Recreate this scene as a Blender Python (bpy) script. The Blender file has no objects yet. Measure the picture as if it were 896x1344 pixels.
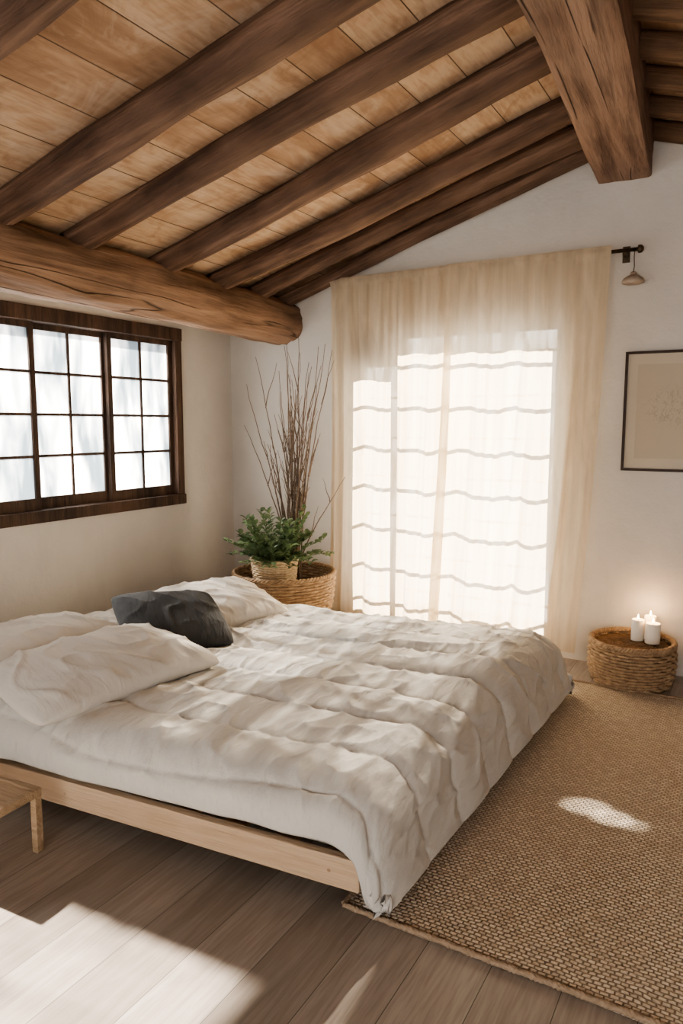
import bpy, bmesh, math, random
from mathutils import Vector, Matrix, Euler, noise, Quaternion
random.seed(7)
pi=math.pi
scene=bpy.context.scene
COL=scene.collection

# ---------------------------------------------------------------- helpers
def link(o,parent=None):
    COL.objects.link(o)
    if parent is not None: o.parent=parent
    return o
def empty(name,loc=(0,0,0),rot=(0,0,0)):
    e=bpy.data.objects.new(name,None); e.empty_display_size=.1
    e.location=loc; e.rotation_euler=rot; COL.objects.link(e); return e
def mobj(name,verts,faces,mat=None,smooth=False,parent=None,loc=(0,0,0),rot=(0,0,0),sharp=None):
    me=bpy.data.meshes.new(name); me.from_pydata([tuple(v) for v in verts],[],faces); me.update()
    bm=bmesh.new(); bm.from_mesh(me); bmesh.ops.recalc_face_normals(bm,faces=bm.faces); bm.to_mesh(me); bm.free()
    if mat: me.materials.append(mat)
    if smooth:
        for p in me.polygons: p.use_smooth=True
        if sharp: me.set_sharp_from_angle(angle=math.radians(sharp))
    o=bpy.data.objects.new(name,me); o.location=loc; o.rotation_euler=rot
    return link(o,parent)
class MB:
    def __init__(s): s.v=[]; s.f=[]
    def box(s,x0,x1,y0,y1,z0,z1):
        n=len(s.v)
        s.v+= [(x0,y0,z0),(x1,y0,z0),(x1,y1,z0),(x0,y1,z0),(x0,y0,z1),(x1,y0,z1),(x1,y1,z1),(x0,y1,z1)]
        s.f+= [tuple(n+i for i in q) for q in [(0,3,2,1),(4,5,6,7),(0,1,5,4),(1,2,6,5),(2,3,7,6),(3,0,4,7)]]
    def prism(s,poly,y0,y1):
        n=len(s.v); k=len(poly)
        s.v+=[(x,y0,z) for x,z in poly]+[(x,y1,z) for x,z in poly]
        s.f.append(tuple(n+i for i in range(k))); s.f.append(tuple(n+k+i for i in reversed(range(k))))
        for i in range(k):
            j=(i+1)%k; s.f.append((n+i,n+j,n+k+j,n+k+i))
    def tube(s,pts,rad,seg=8,closed=False,cap=True):
        n0=len(s.v); N=len(pts); pts=[Vector(p) for p in pts]
        up=None
        for i,p in enumerate(pts):
            a=pts[(i-1)%N] if (closed or i>0) else p
            b=pts[(i+1)%N] if (closed or i<N-1) else p
            t=(b-a)
            if t.length<1e-9: t=Vector((0,0,1))
            t.normalize()
            if up is None:
                up=Vector((0,0,1)) if abs(t.z)<.9 else Vector((1,0,0))
            u=(up-t*up.dot(t)); u.normalize(); w=t.cross(u); up=u
            r=rad(i/(N-1)) if callable(rad) else rad
            for j in range(seg):
                an=2*pi*j/seg
                s.v.append(tuple(p+u*(r*math.cos(an))+w*(r*math.sin(an))))
        M=N if closed else N-1
        for i in range(M):
            for j in range(seg):
                a=n0+i*seg+j; b=n0+i*seg+(j+1)%seg
                c=n0+((i+1)%N)*seg+(j+1)%seg; d=n0+((i+1)%N)*seg+j
                s.f.append((a,b,c,d))
        if cap and not closed:
            s.f.append(tuple(n0+j for j in reversed(range(seg))))
            s.f.append(tuple(n0+(N-1)*seg+j for j in range(seg)))
    def lathe(s,prof,seg=40,c=(0,0,0)):
        n0=len(s.v)
        for r,z in prof:
            for j in range(seg):
                an=2*pi*j/seg; s.v.append((c[0]+r*math.cos(an),c[1]+r*math.sin(an),c[2]+z))
        for i in range(len(prof)-1):
            for j in range(seg):
                s.f.append((n0+i*seg+j,n0+i*seg+(j+1)%seg,n0+(i+1)*seg+(j+1)%seg,n0+(i+1)*seg+j))
        s.f.append(tuple(n0+j for j in reversed(range(seg))))
        s.f.append(tuple(n0+(len(prof)-1)*seg+j for j in range(seg)))
    def obj(s,name,mat,smooth=False,parent=None,loc=(0,0,0),rot=(0,0,0),bevel=0):
        o=mobj(name,s.v,s.f,mat,smooth,parent,loc,rot)
        if bevel:
            m=o.modifiers.new('bevel','BEVEL'); m.width=bevel; m.segments=2; m.limit_method='ANGLE'
        return o
def n3(x,y,z): return noise.noise(Vector((x,y,z)))
def sstep(a,b,x):
    t=max(0,min(1,(x-a)/(b-a))); return t*t*(3-2*t)

# ---------------------------------------------------------------- materials
class M:
    def __init__(s,name,rough=.8,color=(.8,.8,.8)):
        s.m=bpy.data.materials.new(name); s.m.use_nodes=True; s.nt=s.m.node_tree
        s.N=s.nt.nodes; s.L=s.nt.links; s.b=s.N['Principled BSDF']; s.out=s.N['Material Output']
        s.b.inputs['Roughness'].default_value=rough; s.b.inputs['Base Color'].default_value=(*color,1)
        s.b.inputs['Specular IOR Level'].default_value=.3
    def n(s,t,**k):
        nd=s.N.new(t)
        for a,v in k.items():
            if hasattr(nd,a): setattr(nd,a,v)
        return nd
    def l(s,a,b): s.L.new(a,b)
    def coord(s,scale=(1,1,1),rot=(0,0,0),kind='Object'):
        tc=s.n('ShaderNodeTexCoord'); mp=s.n('ShaderNodeMapping')
        mp.inputs['Scale'].default_value=scale; mp.inputs['Rotation'].default_value=rot
        s.l(tc.outputs[kind],mp.inputs['Vector']); return mp.outputs['Vector']
    def noise(s,vec,scale=5,detail=4,rough=.55,dist=0):
        nd=s.n('ShaderNodeTexNoise'); nd.inputs['Scale'].default_value=scale; nd.inputs['Detail'].default_value=detail
        nd.inputs['Roughness'].default_value=rough; nd.inputs['Distortion'].default_value=dist
        s.l(vec,nd.inputs['Vector']); return nd.outputs['Fac']
    def ramp(s,fac,stops):
        r=s.n('ShaderNodeValToRGB'); e=r.color_ramp.elements
        while len(e)<len(stops): e.new(.5)
        for el,(p,c) in zip(e,stops):
            el.position=p; el.color=(*c,1) if len(c)==3 else c
        s.l(fac,r.inputs['Fac']); return r.outputs['Color']
    def mix(s,fac,a,b,mode='MIX'):
        m=s.n('ShaderNodeMix',data_type='RGBA',blend_type=mode)
        for sock,v in ((m.inputs[0],fac),(m.inputs[6],a),(m.inputs[7],b)):
            if isinstance(v,(int,float)): sock.default_value=v
            elif isinstance(v,tuple): sock.default_value=(*v,1)
            else: s.l(v,sock)
        return m.outputs[2]
    def math(s,op,a,b=0.):
        m=s.n('ShaderNodeMath',operation=op)
        for sock,v in ((m.inputs[0],a),(m.inputs[1],b)):
            if isinstance(v,(int,float)): sock.default_value=v
            else: s.l(v,sock)
        return m.outputs[0]
    def bump(s,h,strength=.3,dist=.01):
        b=s.n('ShaderNodeBump'); b.inputs['Strength'].default_value=strength; b.inputs['Distance'].default_value=dist
        s.l(h,b.inputs['Height']); s.l(b.outputs['Normal'],s.b.inputs['Normal']); return b.outputs['Normal']
    def color(s,c): s.l(c,s.b.inputs['Base Color'])

def plaster(name,base):
    m=M(name,.92); v=m.coord()
    n=m.noise(v,1.3,4,.6); d=tuple(c*.88 for c in base)
    c=m.ramp(n,[(.3,d),(.65,base)])
    st=m.noise(m.coord((3,3,.8)),1.6,4,.7)
    c=m.mix(m.ramp(st,[(.56,(0,0,0)),(.78,(.6,.6,.6))]),c,tuple(x*.84 for x in base))
    m.color(c)
    h=m.math('ADD',m.noise(v,6,4,.6),m.math('MULTIPLY',m.noise(v,60,2,.6),.2))
    m.bump(h,.45,.014); return m.m
M_wall=plaster('plaster_wall',(.68,.64,.59))

def wood(name,dark,mid,light,sc=1.,crack=.8,rough=.75,axis='z'):
    m=M(name,rough)
    s={'z':(9*sc,9*sc,.7*sc),'y':(9*sc,.7*sc,9*sc),'x':(.7*sc,9*sc,9*sc)}[axis]
    v=m.coord(s)
    a=m.noise(v,1,5,.65,.6); c=m.ramp(a,[(.32,dark),(.5,mid),(.68,light)])
    fine=m.noise(m.coord(tuple(k*3.2 for k in s)),1,4,.65,.3)
    c=m.mix(m.ramp(fine,[(.38,(.65,.65,.65)),(.54,(0,0,0))]),c,dark)
    big=m.noise(m.coord((1.2,1.2,1.2)),1.8,3,.5)
    c=m.mix(m.ramp(big,[(.42,(.0,.0,.0)),(.72,(.6,.6,.6))]),c,light)
    cr=m.noise(m.coord((s[0]*.9,s[1]*.9,s[2]*.7)),1.0,2,.4,.2)
    crk=m.ramp(m.math('ABSOLUTE',m.math('SUBTRACT',cr,.57)),[(.0,(1,1,1)),(.0055,(0,0,0))])
    gate=m.ramp(m.noise(m.coord((1,1,1)),1.6,2,.5),[(.46,(0,0,0)),(.54,(1,1,1))])
    crk=m.math('MULTIPLY',crk,gate)
    c=m.mix(m.math('MULTIPLY',crk,crack),c,tuple(k*.4 for k in dark))
    m.color(c)
    h=m.math('SUBTRACT',m.math('ADD',a,m.math('MULTIPLY',fine,.8)),m.math('MULTIPLY',crk,.7*crack))
    m.bump(h,1.,.020); return m.m
M_rafter=wood('rafter_wood',(.046,.026,.018),(.13,.074,.049),(.30,.185,.125))
M_rafter2=wood('rafter_wood_light',(.09,.050,.030),(.18,.105,.062),(.29,.175,.11))
M_ridge=wood('ridge_wood',(.085,.048,.033),(.20,.118,.08),(.33,.215,.155),.7)
M_log=wood('log_wood',(.095,.055,.035),(.25,.152,.097),(.41,.265,.18),.6)
M_frame=wood('window_frame_wood',(.030,.018,.013),(.070,.041,.029),(.14,.082,.054),1.,.4,.6)
M_pine=wood('pine_wood',(.46,.32,.21),(.55,.40,.27),(.62,.47,.33),.6,.1,.6,'x')
M_stool=wood('stool_wood',(.28,.19,.11),(.42,.30,.19),(.5,.37,.25),1.,.2,.6,'x')

def boards(name,cols,w,ln,gap,rough,bumpS,grain=(12,.8,12),stain=None,stain2=None):
    m=M(name,rough)
    tc=m.n('ShaderNodeTexCoord'); mp=m.n('ShaderNodeMapping'); m.l(tc.outputs['Object'],mp.inputs['Vector'])
    mp.inputs['Rotation'].default_value=(0,0,pi/2)
    br=m.n('ShaderNodeTexBrick'); m.l(mp.outputs['Vector'],br.inputs['Vector'])
    br.inputs['Scale'].default_value=1; br.inputs['Brick Width'].default_value=ln; br.inputs['Row Height'].default_value=w
    br.inputs['Mortar Size'].default_value=gap; br.inputs['Mortar Smooth'].default_value=.3; br.offset=.37
    br.inputs['Color1'].default_value=(0,0,0,1); br.inputs['Color2'].default_value=(1,1,1,1); br.inputs['Mortar'].default_value=(.5,.5,.5,1)
    bc=br.outputs['Color']
    add=m.n('ShaderNodeVectorMath',operation='MULTIPLY_ADD'); m.l(bc,add.inputs[0]); add.inputs[1].default_value=(3.7,5.1,9.3); m.l(tc.outputs['Object'],add.inputs[2])
    mp2=m.n('ShaderNodeMapping'); mp2.inputs['Scale'].default_value=grain; m.l(add.outputs[0],mp2.inputs['Vector'])
    g=m.noise(mp2.outputs['Vector'],1,5,.65,1.0)
    t=m.math('ADD',m.math('MULTIPLY',bc,.42),m.math('MULTIPLY',g,.72))
    c=m.ramp(t,[(.22,cols[0]),(.45,cols[1]),(.62,cols[2]),(.88,cols[3])])
    fine=m.noise(mp2.outputs['Vector'],5,2,.6)
    c=m.mix(m.ramp(fine,[(.35,(.4,.4,.4)),(.6,(0,0,0))]),c,cols[0])
    if stain:
        st=m.noise(m.coord((1,1,1)),2.6,5,.65,1.5)
        c=m.mix(m.ramp(st,[(.5,(0,0,0)),(.68,(.7,.7,.7))]),c,stain)
        c=m.mix(m.ramp(st,[(.32,(.7,.7,.7)),(.46,(0,0,0))]),c,stain2)
    c=m.mix(m.math('MULTIPLY',br.outputs['Fac'],.8),c,tuple(k*.25 for k in cols[0]))
    m.color(c)
    h=m.math('SUBTRACT',m.math('MULTIPLY',g,.5),br.outputs['Fac'])
    m.bump(h,bumpS,.006); return m
M_ceil=boards('ceiling_boards',[(.25,.145,.084),(.41,.262,.165),(.52,.36,.24),(.61,.46,.325)],.235,3.1,.003,.8,.8,(9,1.2,9),(.62,.49,.375),(.29,.165,.095)).m
M_floor=boards('floor_boards',[(.20,.162,.132),(.295,.245,.205),(.36,.305,.26),(.425,.37,.32)],.19,1.9,.0014,.36,.25,(22,1.4,22)).m

def linen(name,base,dark=.86,wr=.35,fine=300,sc=1.,cr=.3):
    m=M(name,.95); v=m.coord()
    n=m.noise(v,4,2,.5); c=m.ramp(n,[(.3,tuple(k*dark for k in base)),(.7,base)]); m.color(c)
    a=m.noise(m.coord((2.2,.7,1),(0,0,.25)),9*sc,2,.45,.8)
    b=m.noise(m.coord((2.4,.55,1),(0,0,-.15)),20*sc,2,.5,.5)
    wx=m.noise(m.coord((fine,fine*.12,fine*.3)),1,1,.5); wy=m.noise(m.coord((fine*.12,fine,fine*.3)),1,1,.5)
    h=m.math('ADD',m.math('ADD',a,m.math('MULTIPLY',b,cr)),m.math('MULTIPLY',m.math('ADD',wx,wy),.06))
    m.bump(h,wr,.018); return m.m
M_duvet=linen('duvet_linen',(.60,.575,.535),.96,.55,300,1.,.45)
M_pillow=linen('pillow_linen',(.63,.595,.545),.96,.35)
M_dark=linen('charcoal_linen',(.072,.074,.078),.6,.4,180,2)
M_matt=linen('mattress_cotton',(.68,.65,.59))

def jute():
    m=M('jute_weave',.95)
    tc=m.n('ShaderNodeTexCoord')
    w=m.n('ShaderNodeTexNoise'); w.inputs['Scale'].default_value=9; w.inputs['Detail'].default_value=3; m.l(tc.outputs['Object'],w.inputs['Vector'])
    va=m.n('ShaderNodeVectorMath',operation='MULTIPLY_ADD'); m.l(w.outputs['Color'],va.inputs[0]); va.inputs[1].default_value=(.024,.024,0); m.l(tc.outputs['Object'],va.inputs[2])
    br=m.n('ShaderNodeTexBrick'); m.l(va.outputs[0],br.inputs['Vector'])
    br.inputs['Scale'].default_value=1; br.inputs['Brick Width'].default_value=.022; br.inputs['Row Height'].default_value=.0145
    br.inputs['Mortar Size'].default_value=.0036; br.inputs['Mortar Smooth'].default_value=1.; br.offset=.5
    br.inputs['Color1'].default_value=(.68,.55,.42,1); br.inputs['Color2'].default_value=(.90,.77,.61,1); br.inputs['Mortar'].default_value=(.40,.30,.21,1)
    big=m.noise(m.coord(),2.2,4,.6)
    c=m.mix(m.ramp(big,[(.3,(.3,.3,.3)),(.65,(0,0,0))]),br.outputs['Color'],(.62,.49,.36))
    m.color(c)
    h=m.math('ADD',m.math('MULTIPLY',br.outputs['Fac'],-1.),m.math('MULTIPLY',m.noise(m.coord(),160,2,.5),.4))
    m.bump(h,1.,.008); return m.m
M_jute=jute()
def simple(name,c1,c2,rough=.7,scale=20,bump=.2,metal=0):
    m=M(name,rough); v=m.coord(); n=m.noise(v,scale,4,.6); m.color(m.ramp(n,[(.3,c1),(.7,c2)]))
    m.b.inputs['Metallic'].default_value=metal
    if bump: m.bump(n,bump,.004)
    return m.m
M_rugedge=simple('jute_binding',(.28,.20,.13),(.42,.31,.22),.9,90,.6)
M_wick=simple('wicker',(.24,.15,.09),(.47,.33,.20),.65,35,.4)
M_wickd=simple('wicker_dark',(.13,.075,.04),(.26,.16,.09),.7,35,.4)
M_wickl=simple('wicker_light',(.44,.33,.21),(.62,.49,.34),.75,40,.4)
M_leaf=simple('leaf_green',(.07,.12,.055),(.20,.27,.13),.5,14,.1)
M_twig=simple('twig_bark',(.13,.09,.065),(.27,.20,.15),.85,60,.5)
M_soil=simple('soil',(.03,.02,.013),(.07,.045,.03),.95,60,.6)
M_iron=simple('aged_bronze',(.05,.035,.022),(.13,.09,.055),.45,30,.2,.7)
M_bell=simple('wooden_bell',(.32,.25,.19),(.48,.39,.31),.6,25,.2)
M_wax=simple('candle_wax',(.84,.77,.66),(.9,.84,.74),.5,6,.05)
M_pframe=simple('picture_frame_wood',(.03,.016,.011),(.06,.034,.022),.5,30,.2)
def artpaper():
    m=M('sketch_paper',.9); v=m.coord((1,1,1))
    n=m.noise(v,9,4,.6,2.5)
    ln=m.ramp(m.math('ABSOLUTE',m.math('SUBTRACT',n,.5)),[(0,(.5,.5,.5)),(.03,(0,0,0))])
    tc=m.n('ShaderNodeTexCoord'); vl=m.n('ShaderNodeVectorMath',operation='LENGTH'); 
    mp=m.n('ShaderNodeMapping'); mp.inputs['Scale'].default_value=(5.,5.,7.); mp.inputs['Location'].default_value=(0,0,-.2); m.l(tc.outputs['Object'],mp.inputs['Vector']); m.l(mp.outputs['Vector'],vl.inputs[0])
    mask=m.ramp(vl.outputs['Value'],[(.5,(1,1,1)),(1.0,(0,0,0))])
    f=m.math('MULTIPLY',ln,mask)
    m.color(m.mix(f,(.52,.45,.35),(.26,.21,.16))); return m.m
M_art=artpaper()
M_mat=simple('picture_mat',(.56,.49,.39),(.60,.53,.43),.9,4,0)
def emis(name,c,s):
    m=M(name); m.b.inputs['Emission Color'].default_value=(*c,1); m.b.inputs['Emission Strength'].default_value=s; return m.m
M_flame=emis('candle_flame',(1,.62,.25),40)

def curtain_mat():
    m=M('curtain_linen',.95); m.N.remove(m.b)
    n=m.noise(m.coord((16,16,.35)),1,3,.6)
    col=m.ramp(n,[(.3,(.56,.455,.33)),(.7,(.70,.59,.45))])
    tcol=m.ramp(n,[(.3,(.82,.67,.47)),(.65,(.94,.82,.63))])
    wv=m.math('ADD',m.noise(m.coord((260,10,8)),1,1,.5),m.noise(m.coord((8,10,260)),1,1,.5))
    bp=m.n('ShaderNodeBump'); bp.inputs['Strength'].default_value=.5; bp.inputs['Distance'].default_value=.003; m.l(wv,bp.inputs['Height'])
    d=m.n('ShaderNodeBsdfDiffuse'); m.l(col,d.inputs['Color']); m.l(bp.outputs['Normal'],d.inputs['Normal'])
    t=m.n('ShaderNodeBsdfTranslucent'); m.l(tcol,t.inputs['Color'])
    tr=m.n('ShaderNodeBsdfTransparent'); tr.inputs['Color'].default_value=(1,.97,.92,1)
    a=m.n('ShaderNodeMixShader'); a.inputs[0].default_value=.45; m.l(d.outputs[0],a.inputs[1]); m.l(t.outputs[0],a.inputs[2])
    f=m.math('MULTIPLY',m.ramp(m.noise(m.coord((7,7,1.6)),1.3,2,.5,1.),[(.40,(.1,.1,.1)),(.64,(1,1,1))]),.18)
    b=m.n('ShaderNodeMixShader'); m.l(f,b.inputs[0]); m.l(a.outputs[0],b.inputs[1]); m.l(tr.outputs[0],b.inputs[2])
    m.l(b.outputs[0],m.out.inputs['Surface']); return m.m
M_curt=curtain_mat()
def frosted():
    m=M('frosted_glass',.3); m.N.remove(m.b)
    n=m.noise(m.coord((1,3.2,.9)),1.7,3,.5,.4)
    col=m.ramp(n,[(.38,(.36,.40,.43)),(.56,(1,1,1))])
    t=m.n('ShaderNodeBsdfTranslucent'); m.l(col,t.inputs['Color'])
    g=m.n('ShaderNodeBsdfGlossy'); g.inputs['Roughness'].default_value=.25
    tr=m.n('ShaderNodeBsdfTransparent'); m.l(col,tr.inputs['Color'])
    a=m.n('ShaderNodeMixShader'); a.inputs[0].default_value=.42; m.l(t.outputs[0],a.inputs[1]); m.l(tr.outputs[0],a.inputs[2])
    b=m.n('ShaderNodeMixShader'); b.inputs[0].default_value=.05; m.l(a.outputs[0],b.inputs[1]); m.l(g.outputs[0],b.inputs[2])
    m.l(b.outputs[0],m.out.inputs['Surface']); return m.m
M_frost=frosted()

# ---------------------------------------------------------------- room shell
XL=-3.72; YB=4.64; XR=2.4; YR=-2.2; T=.2
RX=-.77
S=.314
def zc(x): 
    return 2.506+S*(x+3.054) if x<=RX else 2.506+S*(RX+3.054)-S*(x-RX)
b=MB(); b.box(XL-T,XR+T,YR-T,YB+T,-.1,0); b.obj('floor',M_floor)
OX0,OX1,OZ0,OZ1=-2.60,-1.12,.16,2.13
b=MB()
e=.05
b.prism([(XL-T,0),(OX0,0),(OX0,zc(OX0)+e),(XL-T,zc(XL-T)+e)],YB,YB+T)
b.prism([(OX0,0),(OX1,0),(OX1,OZ0),(OX0,OZ0)],YB,YB+T)
b.prism([(OX0,OZ1),(OX1,OZ1),(OX1,zc(OX1)+e),(OX0,zc(OX0)+e)],YB,YB+T)
b.prism([(OX1,0),(XR+T,0),(XR+T,zc(XR+T)+e),(RX,zc(RX)+e),(OX1,zc(OX1)+e)],YB,YB+T)
b.obj('wall_back',M_wall)
FX0,FX1,FZ=-2.0,2.0,2.2
b=MB()
b.prism([(XL-T,0),(FX0,0),(FX0,zc(FX0)+e),(XL-T,zc(XL-T)+e)],YR-T,YR)
b.prism([(FX1,0),(XR+T,0),(XR+T,zc(XR+T)+e),(FX1,zc(FX1)+e)],YR-T,YR)
b.prism([(FX0,FZ),(FX1,FZ),(FX1,zc(FX1)+e),(RX,zc(RX)+e),(FX0,zc(FX0)+e)],YR-T,YR)
b.obj('wall_front',M_wall)
WY0,WY1,WZ0,WZ1=2.20,4.05,.925,2.165
VY0,VY1=.20,1.36
b=MB(); zt=zc(XL)+.03
b.box(XL-T,XL,YR,VY0,0,zt); b.box(XL-T,XL,VY0,VY1,0,WZ0); b.box(XL-T,XL,VY0,VY1,WZ1,zt)
b.box(XL-T,XL,VY1,WY0,0,zt); b.box(XL-T,XL,WY0,WY1,0,WZ0); b.box(XL-T,XL,WY0,WY1,WZ1,zt)
b.box(XL-T,XL,WY1,YB,0,zt); b.obj('wall_left',M_wall)
b=MB(); b.box(XR,XR+T,YR,YB,0,zc(XR)+.03); b.obj('wall_right',M_wall)

ang=math.atan(S)
def slab(name,x0,x1):
    cx=(x0+x1)/2; ln=abs(x1-x0)/math.cos(ang)
    b=MB(); b.box(-ln/2,ln/2,-3.65,3.65,0,.05)
    return b.obj(name,M_ceil,loc=(cx,YB+T-3.62,zc(cx)),rot=(0,-ang if x1<=RX+.01 else ang,0))
slab('ceiling',XL-T-.1,RX); slab('ceiling.001',RX,XR+T+.1)

def log(name,p0,p1,r0,r1,mat,seed=0,bend=(0,0),rough=.06,square=0,seg=28,rings=60,parent=None,aspect=1,noiseb=1.,sharp=None):
    p0=Vector(p0); p1=Vector(p1); d=p1-p0; L=d.length; q=d.to_track_quat('Z','Y')
    V=[];F=[]
    for i in range(rings+1):
        f=i/rings; z=f*L; r=r0+(r1-r0)*f
        bx=bend[0]*math.sin(f*pi)+.012*noiseb*n3(z*.8,seed,1.3); by=bend[1]*math.sin(f*pi)+.012*noiseb*n3(z*.8,seed,7.3)
        for j in range(seg):
            a=2*pi*j/seg; c,s_=math.cos(a),math.sin(a)
            k=1.
            if square: k=1/(abs(c)**square+abs(s_)**square)**(1/square)
            rr=r*k*(1+rough*n3(c*1.3+seed,s_*1.3,z*1.6)+rough*.5*n3(c*4+seed,s_*4,z*3))
            V.append((bx+rr*c*aspect,by+rr*s_,z))
    for i in range(rings):
        for j in range(seg):
            F.append((i*seg+j,i*seg+(j+1)%seg,(i+1)*seg+(j+1)%seg,(i+1)*seg+j))
    F.append(tuple(reversed(range(seg)))); F.append(tuple(rings*seg+j for j in range(seg)))
    o=mobj(name,V,F,mat,True,parent,sharp=sharp); o.rotation_mode='QUATERNION'; o.rotation_quaternion=q; o.location=p0
    return o
def zb(x): return 2.376+S*(x+3.054)
RA=[(-1.6,-1.55,.085),(-.95,-.9,.085),(-.35,-.3,.085),(.30,.40,.085),(.92,1.02,.085),(1.52,1.62,.085),(2.19,2.39,.080),(2.72,2.93,.086),(3.32,3.40,.080),(3.83,4.0,.072),(4.27,4.37,.066),(4.585,4.585,.052)]
for i,(ya,yb,r) in enumerate(RA):
    x0=-3.18; x1=RX+.02; off=r*.98
    log('ceiling_rafter',(x0,ya-.03,zb(x0)+off),(x1,yb,zb(x1)+off),r*.92,r*1.06,M_rafter,seed=i*3.1+1,rough=.17,bend=(0,.018*math.sin(i*2.)),noiseb=2.4)
for i in range(13):
    y=.3+i*.358
    x0=RX+.05; x1=XR; z=lambda x: zc(x)-.045
    log('ceiling_rafter',(x0,y,z(x0)),(x1,y,z(x1)),.055,.055,M_rafter2,seed=i*2.7+40)
log('ridge_beam',(-.795,YB+.02,3.06),(-.345,YR,3.06),.165,.18,M_ridge,seed=5,square=22,rough=.035,seg=104,rings=90,aspect=.9,sharp=40)
log('eave_log',(-3.20,YB+.02,2.25),(-3.17,YR,2.37),.168,.155,M_log,seed=9,rough=.16,seg=48,rings=120,bend=(0,.02),noiseb=1.8)

# ---------------------------------------------------------------- windows
def win_left(name,y0,y1,z0,z1,edges,glass,sx=XL,grid=True):
    e=empty(name,(sx,(y0+y1)/2,(z0+z1)/2))
    oy=(y0+y1)/2; oz=(z0+z1)/2
    b=MB()
    def bx(xa,xb,ya,yb,za,zb_): b.box(xa,xb,ya-oy,yb-oy,za-oz,zb_-oz)
    bx(-.16,.03,y0-.02,y1,z1-.075,z1+.012); bx(-.16,.035,y0-.02,y1,z0-.012,z0+.06)
    bx(-.16,.022,y0,y0+.06,z0+.06,z1-.075); bx(-.16,.022,y1-.065,y1,z0+.06,z1-.075)
    b.obj('outer_frame',M_frame,parent=e,bevel=.004)
    if not grid: return
    g=MB(); s=MB(); za=z0+.06; zb_=z1-.075
    for k in range(len(edges)-1):
        a,c=edges[k],edges[k+1]; xo=-.055 if k%2 else -.02
        x0,x1=xo-.03,xo
        def sb(ya,yb,zaa,zbb,xa=x0,xb=x1): s.box(xa,xb,ya-oy,yb-oy,zaa-oz,zbb-oz)
        w=.028
        sb(a-.008,a+w,za,zb_); sb(c-w,c+.008,za,zb_); sb(a+w,c-w,za,za+.07); sb(a+w,c-w,zb_-.035,zb_)
        m=(a+c)/2; sb(m-.008,m+.008,za+.07,zb_-.035,x0+.006,x1-.004)
        for r in range(1,4):
            zz=za+.07+(zb_-.035-za-.07)*r/4; sb(a+w,c-w,zz-.008,zz+.008,x0+.007,x1-.005)
        if glass: g.box(xo-.017,xo-.013,a+w-.005-oy,c-w+.005-oy,za+.065-oz,zb_-.03-oz)
    s.obj('sash_grid',M_frame,parent=e)
    if glass: g.obj('frosted_panes',M_frost,parent=e)
win_left('window_1',WY0,WY1,WZ0,WZ1,[2.265,2.835,3.40,3.978],True)
win_left('added_window',VY0,VY1,WZ0,WZ1,[],False,grid=False)  # out-of-view opening, added so light can fall as a patch on the floor
e=empty('window_3',((OX0+OX1)/2,YB,(OZ0+OZ1)/2)); ox=(OX0+OX1)/2; oz=(OZ0+OZ1)/2
b=MB()
def bb(xa,xb,za,zb_,ya=.02,yb=.09): b.box(xa-ox,xb-ox,ya,yb,za-oz,zb_-oz)
bb(OX0,OX1,OZ1-.04,OZ1); bb(OX0,OX1,OZ0,OZ0+.05); bb(OX0,OX0+.04,OZ0+.05,OZ1-.04); bb(OX1-.04,OX1,OZ0+.05,OZ1-.04)
bb(-2.255,-2.215,OZ0+.05,OZ1-.04); bb(OX0+.04,-2.255,1.90,OZ1-.04)
for z in (.31,.56,.845,1.126,1.40,1.68,1.96):
    bb(-2.215,OX1-.04,z-.008,z+.008,.03,.05)
    if z<1.9: bb(OX0+.04,-2.255,z-.008,z+.008,.03,.05)
b.obj('frame_and_muntins',M_frame,parent=e)

# ---------------------------------------------------------------- curtain
cur=empty('curtain',(-1.78,4.55,2.5))
def panel(name,xa_top,xb_top,xa_bot,xb_bot,y0,seed,zb_=.07):
    NX,NZ=200,110; V=[];F=[]
    for k in range(NZ+1):
        f=k/NZ; z=2.515+(zb_-2.515)*f
        for i in range(NX+1):
            u=i/NX
            g=f**1.6
            x=(xa_top+(xb_top-xa_top)*u)*(1-g)+(xa_bot+(xb_bot-xa_bot)*u)*g
            A=.008+.017*min(1,f*2.2)
            y=y0+A*math.sin(u*2*pi*3.1+seed+.9*f+2.2*n3(u*3,f*1.2,seed))+.030*min(1,f*2)*n3(u*2.3+seed,f*1.4,2.)
            pl=n3(u*9+seed*3,f*.8,4.); y-=.028*max(0,pl-.08)*3*(.5+f)*.75
            y-=.009*n3(u*26+seed,f*.9,8.)
            edge=min(u,1-u)*(xb_top-xa_top)
            y-= .016*math.exp(-edge*22)*f
            x+=.012*n3(u*2,f*3,seed+5)*f
            zz=z-(.012*math.sin(u*9+seed))*f*f
            if f<.02: y=y0-.012*math.sin(f/.02*pi)
            V.append((x+1.78,y-4.55,zz-2.5))
    for k in range(NZ):
        for i in range(NX):
            a=k*(NX+1)+i; F.append((a,a+1,a+NX+2,a+NX+1))
    return mobj(name,V,F,M_curt,True,cur)
panel('left_panel',-2.73,-1.80,-2.75,-1.85,4.535,1.3)
panel('right_panel',-1.835,-.83,-1.92,-.945,4.505,4.1,.09)
rod=empty('curtain_rod',(-1.7,4.585,2.495))
b=MB(); b.tube([(-1.07,0,0),(1.0,0,0)],.011,12); b.tube([(1.0,0,0),(1.005,0,0),(1.02,0,0),(1.03,0,0)],lambda f:[.02,.024,.022,.01][min(3,int(f*3.01))],12)
b.obj('pole',M_iron,True,rod)
for k,x in enumerate((-1.03,.93)):
    b=MB(); b.box(x-.012,x+.012,-.012,.055,-.03,-.012); b.box(x-.02,x+.02,.043,.055,-.06,.03); b.obj('bracket_%d'%(k+1),M_iron,parent=rod)
hb=empty('hanging_bell',(-.715,4.56,2.485))
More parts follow.
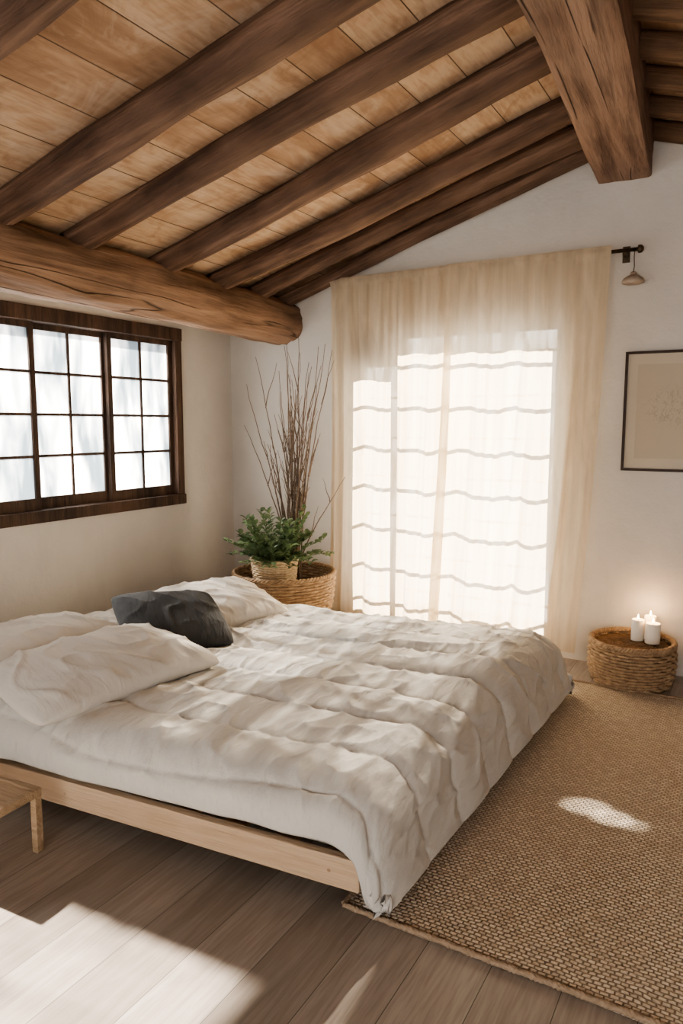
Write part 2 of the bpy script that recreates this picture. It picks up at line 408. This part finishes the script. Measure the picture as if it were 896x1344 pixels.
b=MB(); b.tube([(0,.01,.012),(0,0,-.04),(.003,0,-.09),(0,0,-.125)],.0025,6); b.obj('cord',M_iron,True,hb)
b=MB(); b.lathe([(.001,-.118),(.012,-.12),(.018,-.128),(.016,-.136),(.03,-.142),(.052,-.156),(.062,-.172),(.06,-.182),(.045,-.188),(.02,-.19),(.001,-.19)],32); b.obj('bell_body',M_bell,True,hb)

# ---------------------------------------------------------------- bed
bed=empty('platform_bed',(-.97,1.77,0),(0,0,math.radians(5)))
b=MB(); BL,BW=2.36,1.96
b.box(-BL,0,0,.032,.10,.20); b.box(-BL,0,BW-.032,BW,.10,.20); b.box(-.032,0,.032,BW-.032,.10,.20); b.box(-BL,-BL+.032,.032,BW-.032,.10,.20)
b.obj('side_rails',M_pine,parent=bed,bevel=.004)
b=MB()
for i in range(12):
    x=-BL+.1+i*(BL-.2)/11; b.box(x-.04,x+.04,.032,BW-.032,.15,.168)
b.obj('slats',M_pine,parent=bed)
b=MB()
for x in (-BL+.3,-BL/2,-.4):
    for y in (.5,BW/2,BW-.3): b.box(x-.035,x+.035,y-.035,y+.035,0,.15)
b.obj('legs',M_frame,parent=bed)
b=MB()
for x in (-BL*.5,-.1): b.tube([(x,-.001,.15),(x,.004,.15)],.006,10)
b.obj('dowel_caps',M_stool,parent=bed)
b=MB(); b.box(-BL+.04,-.06,.06,BW-.06,.168,.32); o=b.obj('mattress',M_matt,parent=bed,bevel=.05)

def duvet():
    NS,NT=340,320
    Rr=.17; Rf=.14; Rbk=.16
    Lt=2.38-Rr; hang=.46
    Wt=2.08-Rf-Rbk; hf=.235; hbk=.40
    def prof(d,R,fl):
        if d<=0: return d,0
        q=R*pi/2
        if d<q: return R*math.sin(d/R),R*(1-math.cos(d/R))
        return R+fl*(d-q),R+(d-q)*math.sqrt(1-fl*fl)
    ZT=.388
    P=[];st=[]
    for i in range(NT+1):
        t=-hf+(Wt+hf+hbk)*i/NT
        for j in range(NS+1):
            s=(Lt+hang)*j/NS
            ds=s-Lt; 
            wob=.03*n3(t*1.7,3.3,0)+.018*n3(t*5,1.3,0)
            if ds>-.2: ds+=wob*min(1,(ds+.2)/.3)
            fr=sstep(.115,.175,ds)
            ox_,dx=prof(ds,Rr,.24)
            wob2=.020*n3(s*1.9,9.3,0)+.008*n3(s*6,2.3,0)
            if t<0:
                dd=-t+wob2*min(1,-t/.1)
                oy_,dy=prof(dd*(1+.60*fr),Rf,.0); Y=-oy_*(1-.10*fr)
            elif t>Wt: oy_,dy=prof(t-Wt,Rbk,.2); Y=Wt+oy_
            else: Y=t;dy=0
            X=Lt+ox_ if ds>0 else Lt+ds
            u=X/(Lt+Rr); v=(Y+Rf)/(Wt+Rf+Rbk)
            c00=Vector((-3.32,1.545));c10=Vector((-.925,1.775));c11=Vector((-.88,3.93));c01=Vector((-3.32,3.52))
            p=c00*(1-u)*(1-v)+c10*u*(1-v)+c11*u*v+c01*(1-u)*v
            z=ZT-dx-dy
            zmin=.05
            if z<zmin+.06:
                over=zmin+.06-z
                z=zmin+.06*math.exp(-over/.06)
                if t<.02: p=p+Vector((-.06*max(0,over-.10),.14*max(0,over-.10)))
            P.append(Vector((p.x,p.y,z))); st.append((s,t))
    W=NS+1
    V=[]
    period=.275
    for i in range(NT+1):
        for j in range(NS+1):
            k=i*W+j
            a=P[k-1] if j>0 else P[k]; b_=P[k+1] if j<NS else P[k]
            c=P[k-W] if i>0 else P[k]; d=P[k+W] if i<NT else P[k]
            n=(b_-a).cross(d-c)
            if n.length<1e-9: n=Vector((0,0,1))
            n.normalize()
            if n.z<-.3: n=-n
            s,t=st[k]
            hemS=max(0,min(1,(Lt+hang-s)/.14)); hemT=max(0,min(1,(t+hf)/.08))
            hem=hemS*hemT
            cor=1-.75*sstep(.0,.12,s-Lt)*(1-sstep(-.02,.12,t))
            tt=t+.07*n3(s*1.0,t*.7,4.)+.018*n3(s*4,t*2,8.)+.02*(s-1.2)
            ph=(tt+.10)/period
            fr=ph-math.floor(ph)
            puff=(math.sin(pi*fr))**.36
            vary=.65+.7*n3(s*1.1,math.floor(ph)*1.7,2.)
            h=.031*puff*vary*(.35+.65*hemT)
            g=math.exp(-min(fr,1-fr)*period/.06)
            fine=.009*g*n3(s*14+2*n3(s*4,ph,0),math.floor(ph+.5)*3.1,t*2)
            w1=n3(s*3.4+t*1.2+.5*n3(s*3,t*3,0),t*3.6-s*1.,1.)
            w1=(1-min(1,abs(w1)*4.5))
            w2=n3(s*7+t*2.5+.4*n3(s*6,t*6,3),t*3.8-s*2,6.)
            w2=(1-min(1,abs(w2)*4))
            w3=n3(s*14+t*3+.5*n3(s*6,t*6,3),t*5+s*2,16.)
            w3=(1-min(1,abs(w3)*3.5))
            fine+=.010*w1*w1+.0075*w2*w2+.0035*w3*w3
            h+=fine*hem*cor+.020*n3(s*1.6,t*1.6,11.)*hem
            p=P[k]+n*h
            if p.z<.048: p.z=.048
            V.append(p)
    F=[]
    for i in range(NT):
        for j in range(NS):
            a=i*W+j; F.append((a,a+1,a+W+1,a+W))
    o=mobj('duvet',V,F,M_duvet,True)
    if o.data.polygons[(NT//2)*NS+NS//2].normal.z<0:
        o.data.flip_normals()
    m=o.modifiers.new('thick','SOLIDIFY'); m.thickness=.03; m.offset=-1
    return o
duvet()

def pillow(name,L,W,H,loc,rot,mat,seed=0,wr=.012,rnd=2.6,bow=0.):
    NX,NY=80,60; V=[];F=[]
    idx={}
    for side in (1,-1):
        for j in range(NY+1):
            for i in range(NX+1):
                u=-1+2*i/NX; v=-1+2*j/NY
                border=(i in(0,NX) or j in(0,NY))
                if side==-1 and border: idx[(side,i,j)]=idx[(1,i,j)]; continue
                e=(1-abs(u)**rnd)*(1-abs(v)**rnd)
                h=H/2*max(0,e)**.55
                cr=.10*abs(u)**4*abs(v)**4
                x=u*L/2*(1-.06*(1-v*v)*abs(u)**3-cr)
                y=v*W/2*(1-.08*(1-u*u)*abs(v)**3-cr)
                w1=1-min(1,abs(n3(x*5+seed+y*2,y*5,side*2.))*4)
                w2=1-min(1,abs(n3(x*9+seed,y*8+x*4,side*2.))*4)
                w=wr*(w1*w1-.3)+wr*.5*w2*w2+wr*.9*n3(x*3+seed,y*3,side*3)
                edge=min(1,e*4)
                z=side*(h)+ (w*edge if side>0 else w*.3*edge)
                z+=.020*n3(x*3+seed,y*3,0)*(1-e*.5)+bow*(u*u)
                idx[(side,i,j)]=len(V); V.append((x,y,z))
    for side in (1,-1):
        for j in range(NY):
            for i in range(NX):
                q=(idx[(side,i,j)],idx[(side,i+1,j)],idx[(side,i+1,j+1)],idx[(side,i,j+1)])
                F.append(q if side>0 else q[::-1])
    return mobj(name,V,F,mat,True,None,loc,rot)
R=math.radians
pillow('pillow',.78,.54,.19,(-2.86,2.06,.505),(R(-3),R(0),R(86)),M_pillow,3)
pillow('pillow',.92,.56,.185,(-2.38,2.09,.480),(R(8),R(-1),R(80)),M_pillow,8,.014,bow=-.03)
pillow('pillow',.80,.54,.18,(-2.65,3.11,.480),(R(11),R(0),R(72)),M_pillow,14,.012,bow=-.02)
pillow('throw_cushion',.56,.46,.19,(-2.51,2.63,.520),(R(25),R(4),R(62)),M_dark,21,.008,2.2)

# ---------------------------------------------------------------- rug
RX0,RX1,RY0,RY1=-1.05,1.3,1.815,4.2
NX,NY=60,60; V=[];F=[]
for j in range(NY+1):
    for i in range(NX+1):
        u=i/NX;v=j/NY; x=RX0+(RX1-RX0)*u; y=RY0+(RY1-RY0)*v
        if j==0: y+=.006*n3(x*3,0,0)
        V.append((x,y,.014+.002*n3(x*2,y*2,0)))
for j in range(NY):
    for i in range(NX):
        a=j*(NX+1)+i; F.append((a,a+1,a+NX+2,a+NX+1))
rug=mobj('jute_rug',V,F,M_jute,True)
m=rug.modifiers.new('t','SOLIDIFY'); m.thickness=.012; m.offset=-1
b=MB()
def braid(p,q,ph):
    p=Vector(p);q=Vector(q);d=(q-p);n=int(d.length/.012);nn=Vector((-d.y,d.x,0)).normalized();pts=[]
    for i in range(n+1):
        f=i/n; a=f*d.length/.03*2*pi+ph
        pts.append(p+d*f+nn*(.005*math.cos(a)+.004*n3(f*9,p.x,p.y))+Vector((0,0,.004*math.sin(a))))
    b.tube(pts,.0075,6)
for ph in (0,pi):
    braid((RX0,RY0,.013),(RX1,RY0,.013),ph); braid((RX0,RY1,.013),(RX1,RY1,.013),ph); braid((RX0,RY0,.013),(RX0,RY1,.013),ph); braid((RX1,RY0,.013),(RX1,RY1,.013),ph)
b.obj('braided_binding',M_rugedge,True,rug)

# ---------------------------------------------------------------- baskets
def basket(name,loc,prof,H,rings,stakes,mat,mat2,tube=.009,lid=False,amp=.006):
    e=empty(name,loc); b=MB()
    def R_(f):
        f=max(0,min(1,f)); k=f*(len(prof)-1); i=min(int(k),len(prof)-2); return prof[i]+(prof[i+1]-prof[i])*(k-i)
    ns=stakes*6
    for k in range(rings):
        f=(k+.5)/rings; z=.01+f*(H-.02); r=R_(f)
        b.tube([((r+amp*math.sin(stakes/2*2*pi*j/ns+k*pi)+.002*n3(j*.2,k,1.))*math.cos(2*pi*j/ns),(r+amp*math.sin(stakes/2*2*pi*j/ns+k*pi))*math.sin(2*pi*j/ns),z+.0015*n3(j*.1,k*3.,0)) for j in range(ns)],H/rings*.52,6,closed=True)
    b.obj('woven_wall',mat,True,e)
    b=MB()
    for s in range(stakes):
        a=2*pi*s/stakes
        b.tube([(R_(f)*math.cos(a),R_(f)*math.sin(a),.005+f*(H-.005)) for f in [0,.25,.5,.75,1]],.0055,5)
    b.obj('stakes',mat2,True,e)
    b=MB(); r=R_(1); 
    for ph in (0,2*pi/3,4*pi/3):
        b.tube([((r+.009*math.cos(26*a+ph))*math.cos(a),(r+.009*math.cos(26*a+ph))*math.sin(a),H+.009*math.sin(26*a+ph)) for a in [2*pi*j/260 for j in range(260)]],.009,6,closed=True)
    b.obj('braided_rim',mat,True,e)
    b=MB(); b.lathe([(R_(0)-.004,.0),(R_(0)-.004,.012)],40); b.obj('base',mat2,False,e)
    if lid:
        b=MB(); zz=H-.028; n=int(r/.013)
        for k in range(n):
            rr=.006+k*.013; 
            if rr>r-.012: break
            b.tube([(rr*math.cos(a),rr*math.sin(a),zz+.002*math.sin(k+a*11)) for a in [2*pi*j/64 for j in range(64)]],.0075,5,closed=True)
        b.obj('lid_coil',mat2,True,e)
    return e
basket('wicker_basket',(-.60,4.385,.0),[.205,.225,.232,.232,.225],.25,13,34,M_wick,M_wickd,lid=True)
big=basket('wicker_basket',(-2.885,4.15,0),[.26,.30,.33,.345,.352],.46,21,42,M_wick,M_wickd)
b=MB(); b.lathe([(.24,.0),(.32,.27),(.30,.275),(.001,.28)],40); b.obj('cloth_filling',M_wickd,True,big)

pot=empty('potted_plant',(-2.88,4.03,.285))
b=MB(); H=.29
for k in range(18):
    f=(k+.5)/18; r=.125+.03*f
    b.tube([((r+.004*math.sin(16*2*pi*j/128+k*pi))*math.cos(2*pi*j/128),(r+.004*math.sin(16*2*pi*j/128+k*pi))*math.sin(2*pi*j/128),f*H) for j in range(128)],.0085,5,closed=True)
b.tube([(.16*math.cos(2*pi*j/64),.16*math.sin(2*pi*j/64),H) for j in range(64)],.012,8,closed=True)
b.obj('woven_pot',M_wickl,True,pot)
b=MB(); b.lathe([(.11,.005),(.118,.01),(.145,H-.03),(.001,H-.025)],32); b.obj('soil',M_soil,True,pot)
lf=MB(); stm=MB()
def leaf(p,d,up,L,W):
    d=d.normalized(); s=d.cross(up); 
    if s.length<.01: s=Vector((1,0,0))
    s.normalize(); n=s.cross(d).normalized()
    k=len(lf.v)
    rows=[(0,0.05,0),(.25,.75,.06),(.5,1,.09),(.78,.65,.06),(1,.04,-.02)]
    for f,w,h in rows:
        c=p+d*(L*f)+n*(L*h)
        lf.v+= [tuple(c-s*W*w/2+n*W*.15*w),tuple(c),tuple(c+s*W*w/2+n*W*.15*w)]
    for r in range(4):
        for q in range(2):
            a=k+r*3+q; lf.f.append((a,a+1,a+4,a+3))
for i in range(58):
    a=random.uniform(0,2*pi); el=random.uniform(.10,1.2); L=random.uniform(.20,.38)
    base=Vector((.09*math.cos(a)*random.random(),.09*math.sin(a)*random.random(),H-.03))
    d=Vector((math.cos(a)*math.cos(el),math.sin(a)*math.cos(el)*.8,math.sin(el)))
    pts=[];n=9
    for j in range(n+1):
        f=j/n; p=base+d*L*f+Vector((0,0,-.07*f*f*math.cos(el)+.06*f))+Vector((n3(i,f*2,0),n3(i,f*2,5),n3(i,f*2,9)))*.03*f
        pts.append(p)
    stm.tube(pts,lambda f:.0028*(1-.6*f),5)
    for j in range(2,n+1):
        for sgn in (-1,1):
            t=(pts[j]-pts[j-1]).normalized(); side=t.cross(Vector((0,0,1)))
            if side.length<.05: side=Vector((1,0,0))
            side.normalize()
            dd=t*.6+side*sgn*random.uniform(.6,1.1)+Vector((0,0,random.uniform(-.2,.5)))
            leaf(pts[j],dd,Vector((random.uniform(-.3,.3),random.uniform(-.3,.3),1)),random.uniform(.045,.07),random.uniform(.026,.040))
stm.obj('stems',M_leaf,True,pot); lf.obj('leaves',M_leaf,True,pot)
tw=empty('dry_branches',(-2.87,4.25,.29))
b=MB()
for i in range(34):
    a=random.uniform(0,2*pi); r0=random.uniform(0,.05)
    top=random.uniform(1.0,1.78); lean=random.gauss(0,.14)
    if i==0: lean=-.30;top=1.68
    if i==1: lean=.27;top=1.72
    if i==2: lean=.44;top=.85
    if i==3: lean=.02;top=1.82
    if i==4: lean=-.32;top=1.2
    lean=max(-.36,min(.45,lean))
    leany=random.gauss(-.02,.06); 
    pts=[]
    for j in range(15):
        f=j/14
        x=r0*math.cos(a)+lean*f**1.4+.045*n3(i*3.,f*3.,0)*f+.02*n3(i*5.,f*9,3)
        y=r0*math.sin(a)+leany*f**1.5+.03*n3(i*3.,f*3.,7)
        pts.append(Vector((x,y,top*f)))
    b.tube(pts,lambda f:.0056*(1-f)+.0017,6)
    for q in range(random.randint(1,4)):
        j=random.randint(5,11); p=pts[j]; dr=random.choice((-1,1)); L=random.uniform(.12,.32)
        sp=[p+Vector((dr*(.22*L*(k/5)+.1*L*(k/5)**2),random.uniform(-.01,.01),L*k/5)) for k in range(6)]
        b.tube(sp,lambda f:.0028*(1-f)+.0012,5)
b.obj('twigs',M_twig,True,tw)

# ---------------------------------------------------------------- candles
def candle(loc,r,h,i):
    e=empty('pillar_candle',loc)
    b=MB(); b.lathe([(r*.98,0),(r,.004),(r,h-.006),(r*.96,h),(r*.86,h-.001),(r*.72,h-.007),(r*.3,h-.010),(.001,h-.010)],32); b.obj('wax',M_wax,True,e)
    b=MB(); b.tube([(0,0,h-.012),(.001,0,h+.004)],.0014,6); b.obj('wick',M_iron,True,e)
    b=MB(); b.lathe([(.0008,h+.001),(.0045,h+.006),(.0055,h+.011),(.0035,h+.02),(.001,h+.030)],12); b.obj('flame',M_flame,True,e)
    l=bpy.data.lights.new('candle_glow','POINT'); l.energy=.7; l.color=(1,.6,.28); l.shadow_soft_size=.012
    lo=bpy.data.objects.new('glow',l); lo.location=(0,0,h+.045); link(lo,e)
candle((-.585,4.475,.232),.036,.125,0); candle((-.50,4.455,.232),.042,.118,1); candle((-.525,4.535,.232),.034,.14,2)

# ---------------------------------------------------------------- picture
pw,ph_=.54,.70
pic=empty('framed_picture',(-.745+pw/2,YB-.012,1.57))
b=MB(); t=.015
b.box(-pw/2,pw/2,-.012,.012,ph_/2-t,ph_/2); b.box(-pw/2,pw/2,-.012,.012,-ph_/2,-ph_/2+t); b.box(-pw/2,-pw/2+t,-.012,.012,-ph_/2+t,ph_/2-t); b.box(pw/2-t,pw/2,-.012,.012,-ph_/2+t,ph_/2-t)
b.obj('frame',M_pframe,parent=pic)
b=MB(); b.box(-pw/2+t,pw/2-t,.0,.010,-ph_/2+t,ph_/2-t); b.obj('mat_board',M_mat,parent=pic)
b=MB(); b.box(-pw/2+.07,pw/2-.07,-.002,.0,-ph_/2+.075,ph_/2-.075); b.obj('sketch',M_art,parent=pic)

# ---------------------------------------------------------------- low stool
st=empty('low_stool',(-2.30,1.40,0),(0,0,R(4)))
b=MB(); b.box(-.19,.19,-.14,-.115,.205,.235); b.box(-.19,.19,.115,.14,.205,.235); b.box(-.19,-.165,-.115,.115,.205,.235); b.box(.165,.19,-.115,.115,.205,.235)
b.box(-.165,.165,-.115,.115,.215,.228); b.obj('seat',M_stool,parent=st,bevel=.003)
b=MB()
for sx in (-1,1):
    for sy in (-1,1): b.box(sx*.175-.014,sx*.175+.014,sy*.125-.014,sy*.125+.014,0,.205)
b.obj('legs',M_stool,parent=st,bevel=.003)

# ---------------------------------------------------------------- unseen shrub, added outside the near window to dapple its light
sh=empty('dapple_shrub',(XL-1.35,.85,.0))
lf=MB(); stm=MB()
for i in range(24):
    a=random.uniform(0,2*pi); L=random.uniform(2.3,3.9); d=Vector((math.cos(a)*.25,math.sin(a)*.30,1)).normalized()
    pts=[d*L*f+Vector((n3(i,f*2,0),n3(i,f*2,4),0))*.3*f for f in [j/14 for j in range(15)]]
    stm.tube(pts,lambda f:.009*(1-f)+.003,5)
    for j in range(6,15):
        leaf(pts[j],Vector((random.uniform(-1,1),random.uniform(-1,1),random.uniform(-.3,.8))),Vector((0,0,1)),random.uniform(.10,.18),random.uniform(.04,.06))
stm.obj('stems',M_twig,True,sh); lf.obj('leaves',M_leaf,True,sh)

# ---------------------------------------------------------------- lights
def sun(name,d,s,col,ang_):
    l=bpy.data.lights.new(name,'SUN'); l.energy=s; l.color=col; l.angle=R(ang_)
    o=bpy.data.objects.new(name,l); o.rotation_mode='QUATERNION'; o.rotation_quaternion=Vector(d).to_track_quat('-Z','Y'); o.location=(-6,6,6); link(o)
sun('floor_patch_sun',(1,.05,-.76),36,(1,.93,.83),1.4)  # extra sun besides the one behind the curtain, added for the floor patch
sun('sun_window',(.10,-1,-.56),44,(1,.91,.78),.8)
w=bpy.data.worlds.new('sky_world'); scene.world=w; w.use_nodes=True
bg=w.node_tree.nodes['Background']; bg.inputs['Color'].default_value=(1,.97,.93,1); bg.inputs['Strength'].default_value=4.6
def spot(loc,tgt,e_,sz,bl):  # unseen spot lamps in the room, added to imitate sunlight on the rug
    l=bpy.data.lights.new('rug_patch_spot','SPOT'); l.energy=e_; l.color=(1,.93,.82); l.spot_size=R(sz); l.spot_blend=bl; l.shadow_soft_size=.01
    o=bpy.data.objects.new('rug_patch_spot',l); o.location=loc; d=Vector(tgt)-o.location; o.rotation_mode='QUATERNION'; o.rotation_quaternion=d.to_track_quat('-Z','Y'); link(o)
spot((1.5,3.5,2.0),(-.53,2.79,0),700,3.2,.8)
spot((1.3,3.3,2.1),(-.43,2.755,0),650,3.1,.8)
spot((1.5,3.7,2.1),(-.35,2.74,0),350,2.1,.9)
try: scene.view_settings.look='AgX - Medium High Contrast'
except Exception as ex: print(ex)

# ---------------------------------------------------------------- camera
cd=bpy.data.cameras.new('camera'); cd.lens=25.5; cd.sensor_width=36; cd.sensor_fit='AUTO'; cd.clip_start=.02
cam=bpy.data.objects.new('camera',cd); cam.location=(0,0,1.5); cam.rotation_euler=(R(90-6.95),0,R(30.2)); link(cam)
scene.camera=cam
